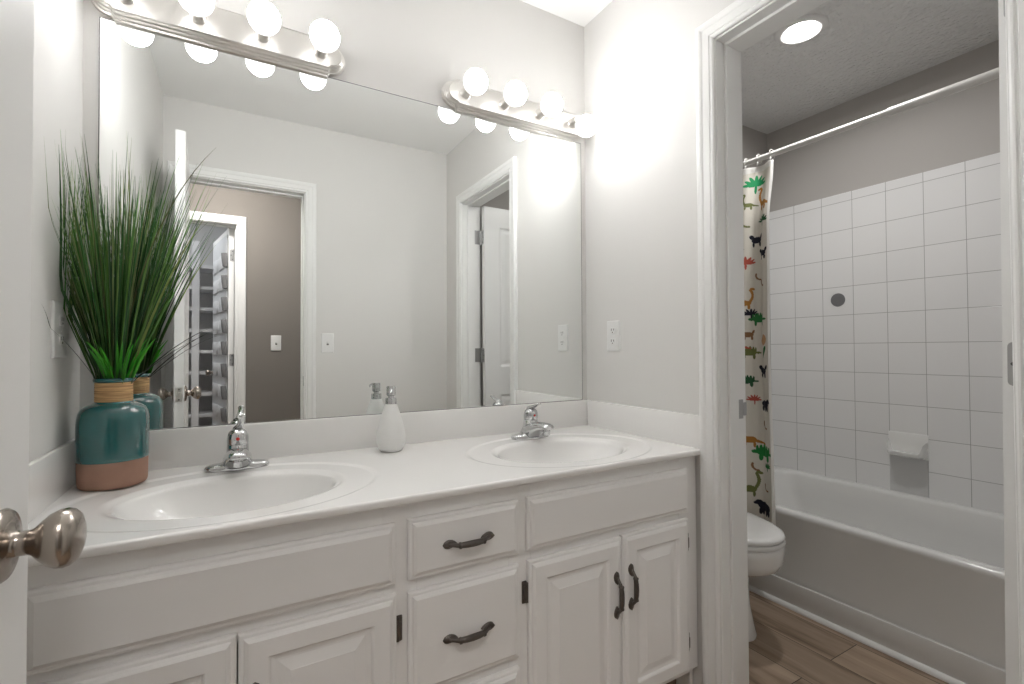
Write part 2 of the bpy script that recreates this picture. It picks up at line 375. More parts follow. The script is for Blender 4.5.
def knob_set(par, u, z, th=.035, sides=(0, 1)):
    for s in sides:
        sg = 1 if s == 0 else -1; y0 = 0 if s == 0 else -th
        k = BM()
        lathe(k, [(0, -.002), (.0325, -.002), (.0335, .002), (.031, .0055), (.022, .008), (.0125, .0095), (.0112, .014), (.0112, .020), (.0130, .024), (.0180, .0285), (.0235, .0345), (.0268, .041), (.0275, .046), (.0262, .051), (.0222, .0553), (.0150, .0582), (.008, .0594), (0, .0598)], (u, y0, z), (0, sg, 0), 40)
        new_obj('door_knob', fix(k), M['nickel'], par, True)['label'] = 'satin nickel round door knob'
def leaf_hinge(par, u, y, z, side=1):
    """hinge on the hinge edge of a door: leaf on the edge (u=0) and barrel at the corner"""
    pass
def latch_plate(par, w, z, th=.035):
    b = BM(); box(b, w-.0005, w+.0012, -th/2-.0125, -th/2+.0125, z-.0285, z+.0285, .0006, 1); box(b, w, w+.007, -th/2-.006, -th/2+.006, z-.009, z+.009, .002, 1)
    p = new_obj('latch_plate', b, M['brushed'], par); p['label'] = 'nickel latch plate'
    for dz in (-.021, .021):
        b = BM(); lathe(b, [(0, 0), (.003, 0), (.003, .0016), (0, .0016)], (w, -th/2, z+dz), (1, 0, 0), 10)
        new_obj('screw', b, M['darkhinge'], p)

def hinge_parts(door_o, zs, th=.035, barrel_y=-.035):
    for z in zs:
        b = BM()      # leaf on the hinge edge, rounded corners on the inner side
        hh = .0445; y1 = barrel_y; y0 = barrel_y + .027 if barrel_y < -.01 else barrel_y - .027
        sgn = 1 if y0 > y1 else -1
        pts = []; r = .009
        for k in range(7):
            a = k/6*PI/2; pts.append((y0-sgn*r+sgn*r*math.sin(a), z+hh-r+r*math.cos(a)))
        for k in range(7):
            a = k/6*PI/2; pts.append((y0-sgn*r+sgn*r*math.cos(a), z-hh+r-r*math.sin(a)))
        pts = [(y1, z+hh)] + pts + [(y1, z-hh)]
        loft(b, [[Vector((.0008, p, q)) for p, q in pts], [Vector((-.0016, p, q)) for p, q in pts]])
        lathe(b, [(0, -.046), (.0045, -.046), (.0058, -.0445), (.0058, .0445), (.0045, .046), (0, .047)], (-.004, barrel_y-sgn*.004, z), (0, 0, 1), 14)
        hg = new_obj('hinge', fix(b), M['hinge'], door_o, 40); hg['label'] = 'nickel door hinge'
        for dy, dz in ((.010, .030), (.019, 0.0), (.010, -.030)):
            b = BM(); lathe(b, [(0, 0), (.0038, 0), (.0034, .0012), (0, .0008)], (-.0014, y1+sgn*dy, z+dz), (-1, 0, 0), 12)
            new_obj('screw', b, M['darkhinge'], hg)
def jamb_leaves(par, face, zs, x0, x1, sg):
    for z in zs:
        b = BM(); box(b, x0, x1, min(face-.001*sg, face+.0016*sg), max(face-.001*sg, face+.0016*sg), z-.0445, z+.0445, .0006, 1)
        h = new_obj('hinge_leaf', b, M['hinge'], par); h['label'] = 'nickel hinge leaf on the jamb'
# tub-room door: hinge edge at x~1.70, open into the tub room, along +x (room face towards +y)
TD = door('door_1', .607, (1.700, -1.1760, 0), math.radians(-1.5)); TD.rotation_euler.x = .0075
hinge_parts(TD, (1.836, 1.082, .25)); knob_set(TD, .607-.06, .937); latch_plate(TD, .607, .937)
jamb_leaves(jb, YA, (1.836, 1.082, .25), 1.652, 1.690, 1)
# entry door: hinged at left jamb, open into the room along the left wall
ED = door('door_2', .607, (.083, -1.4665, 0), math.radians(87.4))
# local +y face looks to -x, local -th face to +x
knob_set(ED, .607-.060, .937); latch_plate(ED, .607, .937)
hinge_parts(ED, (1.836, 1.082, .25), barrel_y=0.0)
# closet door: hinged at right jamb, opens into the closet
CD = door('door_3', .66, (.316, HY-.105, 0), math.radians(180+79.5))
knob_set(CD, .66-.06, .937); hinge_parts(CD, (1.83, 1.05, .25), barrel_y=0.0)

# ================================================================= VANITY CABINET
VY = -.534            # face frame front
V = thing('vanity_cabinet', 'long white painted double vanity cabinet below the white countertop', 'cabinet', (.783, VY, 0))
bm = BM()
def frame_box(x0, x1, z0, z1): box(bm, x0, x1, VY, VY+.019, z0, z1, .0008, 1)
for x0, x1 in ((.006, .046), (.596, .668), (.895, .958), (1.480, 1.557)): frame_box(x0, x1, .146, .793)
for x0, x1 in ((.046, .596), (.958, 1.480)):
    frame_box(x0, x1, .740, .793); frame_box(x0, x1, .592, .648); frame_box(x0, x1, .146, .172)
frame_box(.668, .895, .740, .793); frame_box(.668, .895, .590, .645); frame_box(.668, .895, .350, .395); frame_box(.668, .895, .146, .172)
new_obj('face_frame', bm, M['cabinet'], V)
bm = BM(); box(bm, .006, .020, VY+.019, -.004, .0, .792); box(bm, 1.543, 1.557, VY+.019, -.004, 0, .792); box(bm, .020, 1.543, VY+.019, -.004, .146, .160); box(bm, .020, 1.543, -.016, -.004, .16, .792)
new_obj('carcass', bm, M['cabinet'], V)
bm = BM(); box(bm, .020, 1.543, -.462, -.446, .0, .146); new_obj('toe_kick', bm, M['vinyl_kick'], V)
FD = VY - .0185       # front of overlay fronts
def front_fn(u, v, h): return Vector((u, VY-.0004-h, v))
FLAT = [(0, -.0), (0, .010), (.003, .0118), (.008, .0122), (.010, .0150), (.016, .0185)]
RAISED = [(0, 0), (0, .010), (.003, .0118), (.008, .0122), (.010, .0150), (.016, .0185), (.047, .0185), (.050, .0165), (.053, .0120), (.060, .0112), (.064, .0115), (.084, .0172), (.0845, .0180)]
def front(name, x0, x1, z0, z1, rings):
    b = BM(); rings_slab(b, front_fn, x0, x1, z0, z1, rings)
    o = new_obj(name, fix(b), M['cabinet'], V); return o
def pull(par, cx, cz, vertical, L=.126):
    b = BM(); y0 = FD - .0002
    def P(t, out): return Vector((cx, y0-out, cz+t)) if vertical else Vector((cx+t, y0-out, cz))
    # centre grip with two arms
    pts = [P(-.049, .004), P(-.040, .010), P(-.034, .0155), P(-.028, .0185), P(-.014, .0205), P(0, .0210), P(.014, .0205), P(.028, .0185), P(.034, .0155), P(.040, .010), P(.049, .004)]
    tube(b, pts, [.0042, .0044, .0046, .0060, .0069, .0072, .0069, .0060, .0046, .0044, .0042], 12, up=(0, 1, 0))
    for s in (-1, 1):   # leaf-shaped feet
        rr = []
        for k in range(9):
            t = k/8; wd = .0095*math.sin(PI*min(1, t*1.0)**.8)**.7 + .0006; pos = s*(L/2 - .034*t)
            rg = []
            for q in range(10):
                a = 2*PI*q/10; c = wd*math.cos(a); hgt = max(-.0005, (.0045+.002*t)*math.sin(a))
                rg.append((Vector((cx+c, y0-hgt, cz+pos)) if vertical else Vector((cx+pos, y0-hgt, cz+c))))
            rr.append(rg)
        loft(b, rr)
    for s in (-1, 1):   # ridges either side of the grip
        for t in (.0275, .0300):
            p = P(s*t, .0188); lathe(b, [(0, -.0008), (.0070, -.0008), (.0074, 0), (.0070, .0008), (0, .0008)], p, (0, 0, 1) if vertical else (1, 0, 0), 14)
    h = new_obj('handle', fix(b), M['bronze'], par, 50); h['label'] = 'dark bronze pull handle with leaf-shaped feet'
def cab_hinge(par, x, z, s):
    """partly wrapped overlay hinge on the face frame beside a door"""
    b = BM()
    box(b, x-.0065, x+.0065, VY-.0035, VY+.001, z-.027, z+.027, .0025, 2)
    tube(b, [(x+s*.005, VY-.005, z-.024), (x+s*.005, VY-.005, z+.024)], .0046, 10)
    box(b, x+s*.001-.004, x+s*.001+.004, VY-.0085, VY-.003, z-.016, z+.016, .002, 2)
    h = new_obj('hinge', b, M['bronze'], par, 40); h['label'] = 'dark bronze cabinet hinge'
f = front('false_drawer_front', .053, .620, .6285, .7545, FLAT)
f = front('false_drawer_front', .9415, 1.5075, .6285, .7580, FLAT)
for z0, z1, pz in ((.6290, .7565, .690), (.3845, .6025, .4855), (.1515, .3600, .258)):
    f = front('drawer', .6475, .9185, z0, z1, FLAT); pull(f, .784, pz, False)
ZB, ZT = .1515, .6050
d = front('cabinet_door', .0530, .3335, ZB, ZT+.004, RAISED); pull(d, .3120, .458, True); [cab_hinge(d, .047, z, 1) for z in (.531, .232)]
d = front('cabinet_door', .3360, .6220, ZB, ZT+.002, RAISED); pull(d, .3620, .458, True); [cab_hinge(d, .6305, z, -1) for z in (.531, .232)]
d = front('cabinet_door', .9455, 1.2415, ZB, ZT-.001, RAISED); pull(d, 1.2170, .457, True); [cab_hinge(d, .9380, z, 1) for z in (.528, .232)]
d = front('cabinet_door', 1.2440, 1.5075, ZB, ZT+.003, RAISED); pull(d, 1.2690, .467, True); [cab_hinge(d, 1.5130, z, -1) for z in (.533, .235)]

# ================================================================= COUNTERTOP
ZC = .8112; CF = -.5590; ZBS = .9128
CT = thing('vanity_countertop', 'glossy white countertop with two oval integrated sinks and low splashes', 'countertop', (.783, -.28, ZC))
SINKS = ((.330, -.312), (1.2085, -.318))
def ctop(x, y):
    z = ZC
    for cx, cy in SINKS:
        dx, dy = x-cx, y-cy
        q2 = math.sqrt((dx/.302)**2+(dy/.226)**2)
        t = (1-q2)*.226
        z -= .0028*smooth01(t/.012+.5)
        q = math.sqrt((dx/.218)**2+(dy/.160)**2)
        if q < 1.07:
            if q >= .96: z -= .0075*(1-smooth01((q-.96)/.11))
            else: z -= .0075 + .118*(1-(q/.96)**2.4)**.9
    return z
bm = BM()
NX, NY = 392, 140; x0, x1 = .0006, W-.0006; rows = []
yl = [CF+.005+(-.0003-(CF+.005))*j/NY for j in range(NY+1)]
for j in range(NY+1):
    rows.append([bm.verts.new((x0+(x1-x0)*i/NX, yl[j], ctop(x0+(x1-x0)*i/NX, yl[j]))) for i in range(NX+1)])
edge = [(CF+.0015*1.0, -.0018), (CF, -.005), (CF, -.0145), (CF+.002, -.0170), (CF+.005, -.0178), (-.480, -.0178)]
prev = rows[0]
for ey, ez in edge:
    cur = [bm.verts.new((x0+(x1-x0)*i/NX, ey, ZC+ez)) for i in range(NX+1)]
    for i in range(NX): bm.faces.new((cur[i], cur[i+1], prev[i+1], prev[i]))
    prev = cur
for r, s in zip(rows, rows[1:]):
    for i in range(NX): bm.faces.new((r[i], r[i+1], s[i+1], s[i]))
new_obj('basin_top', bm, M['counter'], CT, True)
bm = BM(); box(bm, .0006, W-.0006, -.0130, .0036, ZC-.004, ZBS, .003); new_obj('back_splash', bm, M['counter'], CT, 40)
bm = BM(); box(bm, .0004, .0125, CF+.001, -.0130, ZC-.004, ZBS, .003); new_obj('side_splash', bm, M['counter'], CT, 40)
bm = BM(); box(bm, W-.0125, W-.0004, CF+.001, -.0130, ZC-.004, ZBS, .003); new_obj('side_splash', bm, M['counter'], CT, 40)
for cx, cy in SINKS:
    bm = BM(); zb = ctop(cx, cy)
    lathe(bm, [(0, .004), (.010, .004), (.012, .002), (.016, .001), (.020, .0035), (.023, .0032), (.0245, .0), (.0245, -.02), (0, -.02)], (cx, cy, zb), (0, 0, 1), 28)
    dr = new_obj('drain', fix(bm), M['chrome'], CT, 40); dr['label'] = 'round chrome sink drain'

# ================================================================= MIRROR
MX0, MX1, MZ0, MZ1 = .0328, 1.5408, .9138, 1.9505
MR = thing('wall_mirror', 'wide frameless mirror on the wall above the countertop', 'mirror', (.787, 0, MZ0))
bm = BM(); box(bm, MX0, MX1, 0.0, .0034, MZ0, MZ1, .0006, 1); new_obj('glass', bm, M['mirror'], MR)
bm = BM(); e_ = .0016
box(bm, MX0-e_, MX1+e_, .0006, .0036, MZ1-.0002, MZ1+e_); box(bm, MX0, MX1, .0004, .0034, MZ0-.0011, MZ0+.0002); box(bm, MX0-e_, MX0+.0002, .0006, .0036, MZ0, MZ1); box(bm, MX1-.0002, MX1+e_, .0006, .0036, MZ0, MZ1)
new_obj('edge', bm, M['mirror_edge'], MR)['label'] = 'thin dark mirror edge'

# ================================================================= VANITY LIGHT BARS
LZ = 2.003
def light_bar(cx, label, loose=False):
    t = thing('vanity_light', label, 'light fixture', (cx, 0.004, LZ), 'bulb light bars above the mirror')
    b = BM(); n = 20
    def stad(r, L, y):
        pts = []
        r2 = r*.80
        for k in range(n+1): a = -PI/2 + PI*k/n; pts.append(Vector((cx+L+r2*math.cos(a), y, LZ+r2*math.sin(a))))
        pts.append(Vector((cx+L-.006, y, LZ+r))); pts.append(Vector((cx-L+.006, y, LZ+r)))
        for k in range(n+1): a = PI/2 + PI*k/n; pts.append(Vector((cx-L+r2*math.cos(a), y, LZ+r2*math.sin(a))))
        pts.append(Vector((cx-L+.006, y, LZ-r))); pts.append(Vector((cx+L-.006, y, LZ-r)))
        return pts
    prof = [(.0600, .0035), (.0610, -.004), (.0595, -.008), (.0545, -.0095), (.0540, -.014), (.0525, -.017), (.0485, -.0185), (.0480, -.022), (.0465, -.0255), (.0425, -.027), (.0420, -.030), (.0400, -.0325)]
    loft(b, [stad(r*.95, .2585, y) for r, y in prof])
    new_obj('back_plate', fix(b), M['brushed'], t, 50)
    for k in range(4):
        x = cx + (k-1.5)*.1525
        b = BM(); lathe(b, [(0, -.002), (.0195, -.002), (.0205, .002), (.0185, .004), (.0172, .006), (.0172, .036), (.0160, .038), (0, .038)], (x, -.0325, LZ), (0, -1, 0), 28)
        so = new_obj('socket', fix(b), M['brushed'], t, 40)
        b = BM(); R = .0405; c0 = .080; ax = (0, -1, 0) if not (loose and k == 3) else (.15, -.92, -.47)
        pr = [(0, .034), (.0135, .034), (.0145, .042)]
        for q in range(1, 17):
            a = PI*(.17 + .83*q/16); pr.append((R*math.sin(a), c0 - R*math.cos(a)))
        lathe(b, pr, (x, -.0325, LZ), ax, 24)
        new_obj('globe_bulb', fix(b), M['bulb'], t, True)['label'] = 'lit white globe bulb'
    return t
light_bar(.3155, 'brushed nickel four-bulb light bar at the left above the mirror')
light_bar(1.2445, 'brushed nickel four-bulb light bar beside the right wall corner', True)

# ================================================================= FAUCETS
def faucet(cx, cy, lift, label, LL=.070, yaw=0.0):
    t = thing('faucet', label, 'faucet', (cx, cy, ZC-.003), 'chrome sink faucets')
    z0 = ctop(cx, cy-.02) - .0006
    z0 = ZC - .0016
    # escutcheon: long plate with rounded ends swelling to the middle
    b = BM(); rings = []; N = 41
    for i in range(N):
        s = -1+2*i/(N-1); x = cx + s*.074
        e = math.sqrt(max(0, 1-abs(s)**5)); wd = (.0235 + .009*math.exp(-(s/.40)**2))*e + .0006
        ht = (.0165 + .026*math.exp(-(s/.36)**4))*(.45+.55*e)
        ring = []
        for k in range(16):
            a = PI*k/15; ring.append(Vector((x, cy - wd*math.copysign(abs(math.cos(a))**.6, math.cos(a)), z0 + ht*math.sin(a)**.55)))
        rings.append(ring)
    loft(b, rings)
    new_obj('base', fix(b), M['chrome'], t, 60)
    # spout
    b = BM(); rings = []
    path = [(.004, .050, .000, .034), (-.018, .055, .000, .033), (-.032, .058, .004, .0315), (-.045, .060, .014, .0295), (-.060, .062, .025, .0270), (-.080, .0635, .034, .0240), (-.103, .0625, .040, .0215), (-.117, .059, .042, .0190), (-.1235, .053, .0445, .0125)]
    for dy, zt_, zb_, rx in path:
        ring = []; zm = (zt_+zb_)/2; rz = (zt_-zb_)/2
        for k in range(28):
            a = 2*PI*k/28; c, q = math.cos(a), math.sin(a)
            wd = rx*(1.0 if q < 0 else 1-.28*q)
            ring.append(Vector((cx + wd*math.copysign(abs(c)**.6, c), cy+dy, z0+zm+rz*math.copysign(abs(q)**.7, q))))
        rings.append(ring)
    loft(b, rings)
    sp = new_obj('spout', fix(b), M['chrome'], t, True)
    b = BM(); lathe(b, [(0, 0), (.0105, 0), (.0112, -.004), (.0105, -.016), (.009, -.0185), (.007, -.016), (0, -.016)], (cx, cy-.104, z0+.0425), (0, 0, 1), 20)
    new_obj('aerator', fix(b), M['chrome'], sp, 40)
    # body column and dome
    b = BM()
    lathe(b, [(0, .015), (.0285, .018), (.0268, .035), (.0252, .052), (.0245, .0645), (.0233, .0655), (.0233, .0670), (.0248, .0680), (.0250, .078), (.0238, .088), (.0205, .096), (.0145, .1015), (.006, .104), (0, .1045)], (cx, cy+.002, z0), (0, -.08, 1), 32)
    bd = new_obj('body', fix(b), M['chrome'], t, 50)
    b = BM(); lathe(b, [(0, -.004), (.0042, -.004), (.0042, .0006), (.0035, .0012), (0, .0014)], (cx, cy-.0285, z0+.0800), (0, -1, .1), 16)
    new_obj('indicator', fix(b), M['red'], bd)['label'] = 'small red temperature dot'
    # lever
    b = BM(); rings = []; a0 = math.radians(lift)
    for i in range(13):
        u = i/12; rr = LL*u
        dirv = Vector((math.sin(yaw)*math.cos(a0*(.3+.7*u)), -math.cos(yaw)*math.cos(a0*(.3+.7*u)), math.sin(a0*(.3+.7*u))))
        c = Vector((cx, cy+.006, z0+.101)) + dirv*rr + Vector((0, 0, .004*math.sin(PI*u)))
        sd = Vector((math.cos(yaw), math.sin(yaw), 0)); nrm = sd.cross(dirv)
        w = .0135 - .003*u - .004*math.sin(PI*u) if u < .97 else .007
        th = .0065*(1-u)+.0026
        rings.append([c + sd*w*math.cos(2*PI*k/16) + nrm*th*math.sin(2*PI*k/16) for k in range(16)])
    loft(b, rings)
    new_obj('lever', fix(b), M['chrome'], t, True)
    return t
faucet(.3355, -.0880, 55, 'chrome single-lever faucet with raised lever at the left sink', .050, .35)
faucet(1.2205, -.1150, 18, 'chrome single-lever faucet with lowered lever at the right sink')

# ================================================================= SOAP DISPENSER
SX, SY = .7395, -.088
S = thing('soap_dispenser', 'white teardrop soap dispenser with chrome pump between the two sinks', 'soap dispenser', (SX, SY, ZC))
bm = BM(); lathe(bm, [(0, .001), (.024, .0), (.029, .002), (.036, .012), (.0395, .026), (.0400, .038), (.0375, .056), (.0325, .076), (.0265, .096), (.0205, .114), (.0172, .124), (.0155, .1265), (0, .1265)], (SX, SY, ZC), (0, 0, 1), 40, 1.08, 1.08, 1.12)
new_obj('bottle', fix(bm), M['ceramic'], S, 50)
bm = BM(); lathe(bm, [(0, .1255), (.0150, .1255), (.0155, .1275), (.0155, .1410), (.0140, .1430), (.0085, .1432), (.0080, .150), (0, .150)], (SX, SY, ZC), (0, 0, 1), 32, 1.08, 1.08, 1.12)
new_obj('collar', fix(bm), M['chrome'], S, 40)
bm = BM(); lathe(bm, [(0, .148), (.0095, .148), (.0125, .1500), (.0128, .172), (.0115, .1745), (0, .1748)], (SX, SY, ZC), (0, 0, 1), 32, 1.08, 1.08, 1.12)
tube(bm, [(SX-.001, SY-.006, ZC+.188), (SX-.006, SY-.024, ZC+.189), (SX-.010, SY-.038, ZC+.186), (SX-.0115, SY-.043, ZC+.180)], [.0052, .0048, .0042, .0036], 12)
new_obj('pump_head', fix(bm), M['chrome'], S, 40)

# ================================================================= VASE + GRASS
VX, VYY = .0875, -.1235
VA = thing('vase', 'round teal glazed vase with bare clay base and raffia neck', 'vase', (VX, VYY, ZC))
def vring(r, h, n=56, e=2.0):
    return [Vector((VX + r*math.cos(2*PI*i/n), VYY + r*math.sin(2*PI*i/n), ZC+h)) for i in range(n)]
bm = BM(); loft(bm, [vring(r, h) for r, h in ((.052, .0006), (.0595, .0012), (.0625, .005), (.0635, .012), (.0642, .040), (.0644, .0595))])
new_obj('clay_base', fix(bm), M['clay'], VA, 50)['label'] = 'unglazed brown clay base band'
bm = BM(); loft(bm, [vring(r, h) for r, h in ((.0640, .0590), (.0654, .0605), (.0658, .070), (.0660, .110), (.0660, .140), (.0652, .154), (.0630, .166), (.0580, .1755), (.0495, .1820), (.0405, .1860), (.0355, .1885), (.0335, .192), (.0330, .198))])
new_obj('glazed_body', fix(bm), M['teal'], VA, True)
bm = BM(); rr = []
for i in range(31):
    h = .190 + .0445*i/30; rr.append((.0344 + .0007*abs(math.sin(i*PI/3)) + random.uniform(-.0002, .0002), h))
loft(bm, [vring(r, h) for r, h in [(.033, .1895)] + rr + [(.033, .2350)]])
new_obj('raffia_band', fix(bm), M['raffia'], VA, True)['label'] = 'wound natural raffia cord around the neck'
bm = BM(); loft(bm, [vring(r, h) for r, h in ((.0335, .2335), (.0365, .2345), (.0378, .2375), (.0380, .2400), (.0370, .2430), (.0345, .2440), (.0325, .2425), (.0315, .232), (.0310, .215), (.002, .214))], True, True)
new_obj('rim', fix(bm), M['teal'], VA, True)

G = thing('artificial_grass_plant', 'tall artificial green grass plant standing in the teal vase', 'plant', (VX, VYY, ZC+.216))
def blades(bm, specs):
    lay = bm.verts.layers.float_color.new('col')
    for (p0, d0, L, w, bend, col, droop) in specs:
        n = 16; p = Vector(p0); d = Vector(d0).normalized(); st = L/n
        hz = Vector((d.x, d.y, 0)); hz = hz.normalized() if hz.length > 1e-4 else Vector((1, 0, 0))
        tw = random.uniform(0, PI); prev = None
        for i in range(n+1):
            t = i/n
            wd = w*(1-t**2.2)*(.55+.45*min(1, t*5)) + .00015
            side = d.cross(Vector((0, 0, 1)))
            side = side.normalized() if side.length > 1e-3 else Vector((1, 0, 0))
            up = side.cross(d).normalized()
            s = side*math.cos(tw)+up*math.sin(tw)
            nn = d.cross(s).normalized()
            a = bm.verts.new(p - s*wd); m_ = bm.verts.new(p + nn*wd*.45); c = bm.verts.new(p + s*wd)
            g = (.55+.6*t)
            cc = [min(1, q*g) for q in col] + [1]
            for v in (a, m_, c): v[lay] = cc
            if prev:
                bm.faces.new((prev[0], prev[1], m_, a)); bm.faces.new((prev[1], prev[2], c, m_))
            prev = (a, m_, c)
            d = (d + hz*bend*st + Vector((0, 0, -droop*st*t*t))).normalized()
            p = p + d*st
            lim = .006
            if p.x < lim: p.x = lim + random.uniform(0, .003); d.x = abs(d.x)*.2
            if p.y > -lim: p.y = -lim - random.uniform(0, .003); d.y = -abs(d.y)*.2
            tw += .03
GREENS = [(.055, .17, .032), (.035, .12, .03), (.09, .23, .05), (.15, .30, .07), (.03, .09, .035), (.26, .34, .13), (.06, .20, .06), (.20, .25, .10)]
sp = []
for k in range(330):
    a = random.uniform(0, 2*PI); r0 = .027*math.sqrt(random.random())
    tilt = random.betavariate(1.5, 2.2)*.40
    p0 = (VX + r0*math.cos(a), VYY + r0*math.sin(a), ZC+.217)
    d0 = (math.cos(a)*tilt, math.sin(a)*tilt, 1)
    L = random.triangular(.30, .60, .47)
    col = random.choice(GREENS); f_ = random.uniform(.6, 1.25)
    sp.append((p0, d0, L, random.uniform(.0011, .0026), random.uniform(-.1, .45), [c*f_ for c in col], random.uniform(.0, .5)))
# a few long arching blades
zr = ZC+.217
sp += [((VX+.012, VYY-.01, zr), (.10, -.05, 1), .600, .0030, -.3, (.26, .34, .09), .5),
       ((VX+.010, VYY-.012, zr), (.05, -.04, 1), .61, .0026, 1.0, (.13, .15, .06), 2.4),
       ((VX+.015, VYY-.005, zr), (.03, -.03, 1), .62, .0026, -1.6, (.26, .33, .12), 2.2),
       ((VX-.012, VYY-.01, zr), (-.28, -.20, 1), .53, .0034, .2, (.035, .10, .03), .2),
       ((VX+.022, VYY-.012, zr), (.26, -.12, 1), .46, .0026, .5, (.28, .36, .10), 1.2),
       ((VX-.018, VYY-.012, zr), (-.34, -.62, 1), .27, .0015, 1.5, (.05, .07, .045), 5.0),
       ((VX+.02, VYY-.01, zr), (.9, -.1, 1), .26, .0014, 1.6, (.05, .06, .045), 5.5),
       ((VX+.02, VYY+.01, zr), (.8, .1, 1), .24, .0013, 1.4, (.05, .06, .045), 4.5)]
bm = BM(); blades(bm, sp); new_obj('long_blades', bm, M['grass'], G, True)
sp = []
for k in range(22):
    a = -PI/2 + random.gauss(.55, .55); r0 = .024*random.random()
    tilt = random.uniform(.12, .55)
    sp.append(((VX + r0*math.cos(a)+.008, VYY + r0*math.sin(a), zr), (math.cos(a)*tilt, math.sin(a)*tilt, 1), random.uniform(.07, .150), random.uniform(.0036, .0058), 3.0, [c*random.uniform(.8, 1.3) for c in (.07, .40, .035)], 6.0))
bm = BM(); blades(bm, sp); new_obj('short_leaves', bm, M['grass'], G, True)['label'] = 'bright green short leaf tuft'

# ================================================================= OUTLETS AND SWITCHES (local frame: u right, z up, out of wall)
def wallplate(name, label, cat, c, u, out, kind, w=.070, h=.115, group=None):
    c = Vector(c); u = Vector(u); out = Vector(out)
    t = thing(name, label, cat, c, group)
    def F(a, z, d): return c + u*a + Vector((0, 0, z)) + out*d
    b = BM(); rings_slab(b, lambda p, q, d: F(p, q, d), -w/2, w/2, -h/2, h/2, [(0, -.0015), (0, .003), (.0015, .0048), (.004, .0058)])
    new_obj('cover_plate', fix(b), M['white_plastic'], t)
    if kind == 'outlet':
        for s in (-1, 1):
            b = BM(); rg = []
            for d, sc_ in ((.0050, 1.0), (.0072, 1.0), (.0078, .94)):
                ring = []
                for k in range(24):
                    a = 2*PI*k/24; x = .0165*math.cos(a); z = max(-.0118, min(.0118, .0165*math.sin(a)))
                    ring.append(F(x*sc_, s*.0205+z*sc_, d))
                rg.append(ring)
            loft(b, rg); rc = new_obj('receptacle', fix(b), M['white_plastic'], t)
            b = BM()
            for sx, hh in ((-.0062, .0045), (.0062, .0036)): rings_slab(b, lambda p, q, d: F(p, q, d), sx-.0013, sx+.0013, s*.0205+.002-hh+.001, s*.0205+.002+hh+.001, [(0, .0070), (0, .0081)])
            lathe(b, [(0, 0), (.0024, 0), (.0024, .0008), (0, .0008)], F(0, s*.0205-.0068, .0074), out, 12)
            new_obj('slots', fix(b), M['slot'], rc)
        b = BM(); lathe(b, [(0, 0), (.003, 0), (.0028, .0012), (0, .0014)], F(0, 0, .0055), out, 12); new_obj('screw', b, M['white_plastic'], t)
    else:
        b = BM(); rings_slab(b, lambda p, q, d: F(p, q, d), -.0060, .0060, -.0125, .0125, [(0, .0052), (0, .0066)])
        lev = [[F(sx, zz, d) for sx, zz, d in ((-.0042, z-.0055, d0), (.0042, z-.0055, d0), (.0042, z+.0055, d0), (-.0042, z+.0055, d0))] for z, d0 in ((-.001, .0060), (.004, .013), (.0065, .0180))]
        loft(b, lev); new_obj('toggle', fix(b), M['white_plastic'], t)
        for s in (-1, 1):
            b = BM(); lathe(b, [(0, 0), (.003, 0), (.0028, .0012), (0, .0014)], F(0, s*.030, .0055), out, 12)
            new_obj('screw', b, M['white_plastic'], t)
        b = BM()
        rings_slab(b, lambda p, q, d: F(p, q, d), -.0058, .0058, -.0122, -.0035, [(0, .0060), (0, .0069)])
        new_obj('slot', fix(b), M['slot'], t)
    return t
wallplate('wall_outlet', 'white duplex wall outlet on the right wall beside the mirror', 'outlet', (W, -.1612, 1.1655), (0, -1, 0), (-1, 0, 0), 'outlet')
wallplate('wall_outlet', 'white wall outlet on the left wall behind the grass plant', 'outlet', (0, -.1665, 1.1620), (0, 1, 0), (1, 0, 0), 'outlet', w=.096, h=.119)
wallplate('light_switch', 'white toggle light switch beside the entry doorway, seen in the mirror', 'light switch', (.804, -D, 1.1605), (-1, 0, 0), (0, 1, 0), 'switch')
wallplate('light_switch', 'white toggle light switch on the darker hall wall, seen in the mirror', 'light switch', (.594, HY, 1.1745), (-1, 0, 0), (0, 1, 0), 'switch')

# ================================================================= TUB ROOM
TX = 2.410; TZ = .402; TB0, TB1 = -1.2835, .2175; TXW = 3.159
TU = thing('bathtub', 'long white alcove bathtub with smooth front apron under the tiled wall', 'bathtub', (2.78, -.53, 0))
def rrect(x0, x1, y0, y1, r, z, n=9):
    pts = []
    for cx, cy, a0 in ((x1-r, y1-r, 0), (x0+r, y1-r, PI/2), (x0+r, y0+r, PI), (x1-r, y0+r, 1.5*PI)):
        for k in range(n): a = a0+PI/2*k/(n-1); pts.append(Vector((cx+r*math.cos(a), cy+r*math.sin(a), z)))
    return pts
bm = BM(); R_ = []
R_.append(rrect(TX+.012, TXW, TB0, TB1, .003, 0))
R_.append(rrect(TX+.012, TXW, TB0, TB1, .003, .10))
def rim(i, z, r): return rrect(TX+i, TXW-i*.0, TB0, TB1, r, z)
R_ += [rim(.010, .118, .003), rim(.012, .126, .003), rim(.011, .30, .003), rim(.006, .365, .004), rim(.001, .385, .004), rim(-.001, .394, .005), rim(.002, .404, .006), rim(.009, .409, .008), rim(.022, .410, .01)]
R_ += [rrect(TX+.050, TXW-.035, TB0+.06, TB1-.045, .11, .4085), rrect(TX+.062, TXW-.043, TB0+.08, TB1-.055, .12, .404), rrect(TX+.070, TXW-.050, TB0+.09, TB1-.065, .12, .393), rrect(TX+.085, TXW-.062, TB0+.11, TB1-.10, .12, .30), rrect(TX+.11, TXW-.09, TB0+.15, TB1-.20, .11, .12), rrect(TX+.15, TXW-.13, TB0+.22, TB1-.28, .09, .075), rrect(TX+.20, TXW-.18, TB0+.30, TB1-.35, .07, .068)]
loft(bm, R_, False, True); new_obj('tub_body', fix(bm), M['tub'], TU, 45)
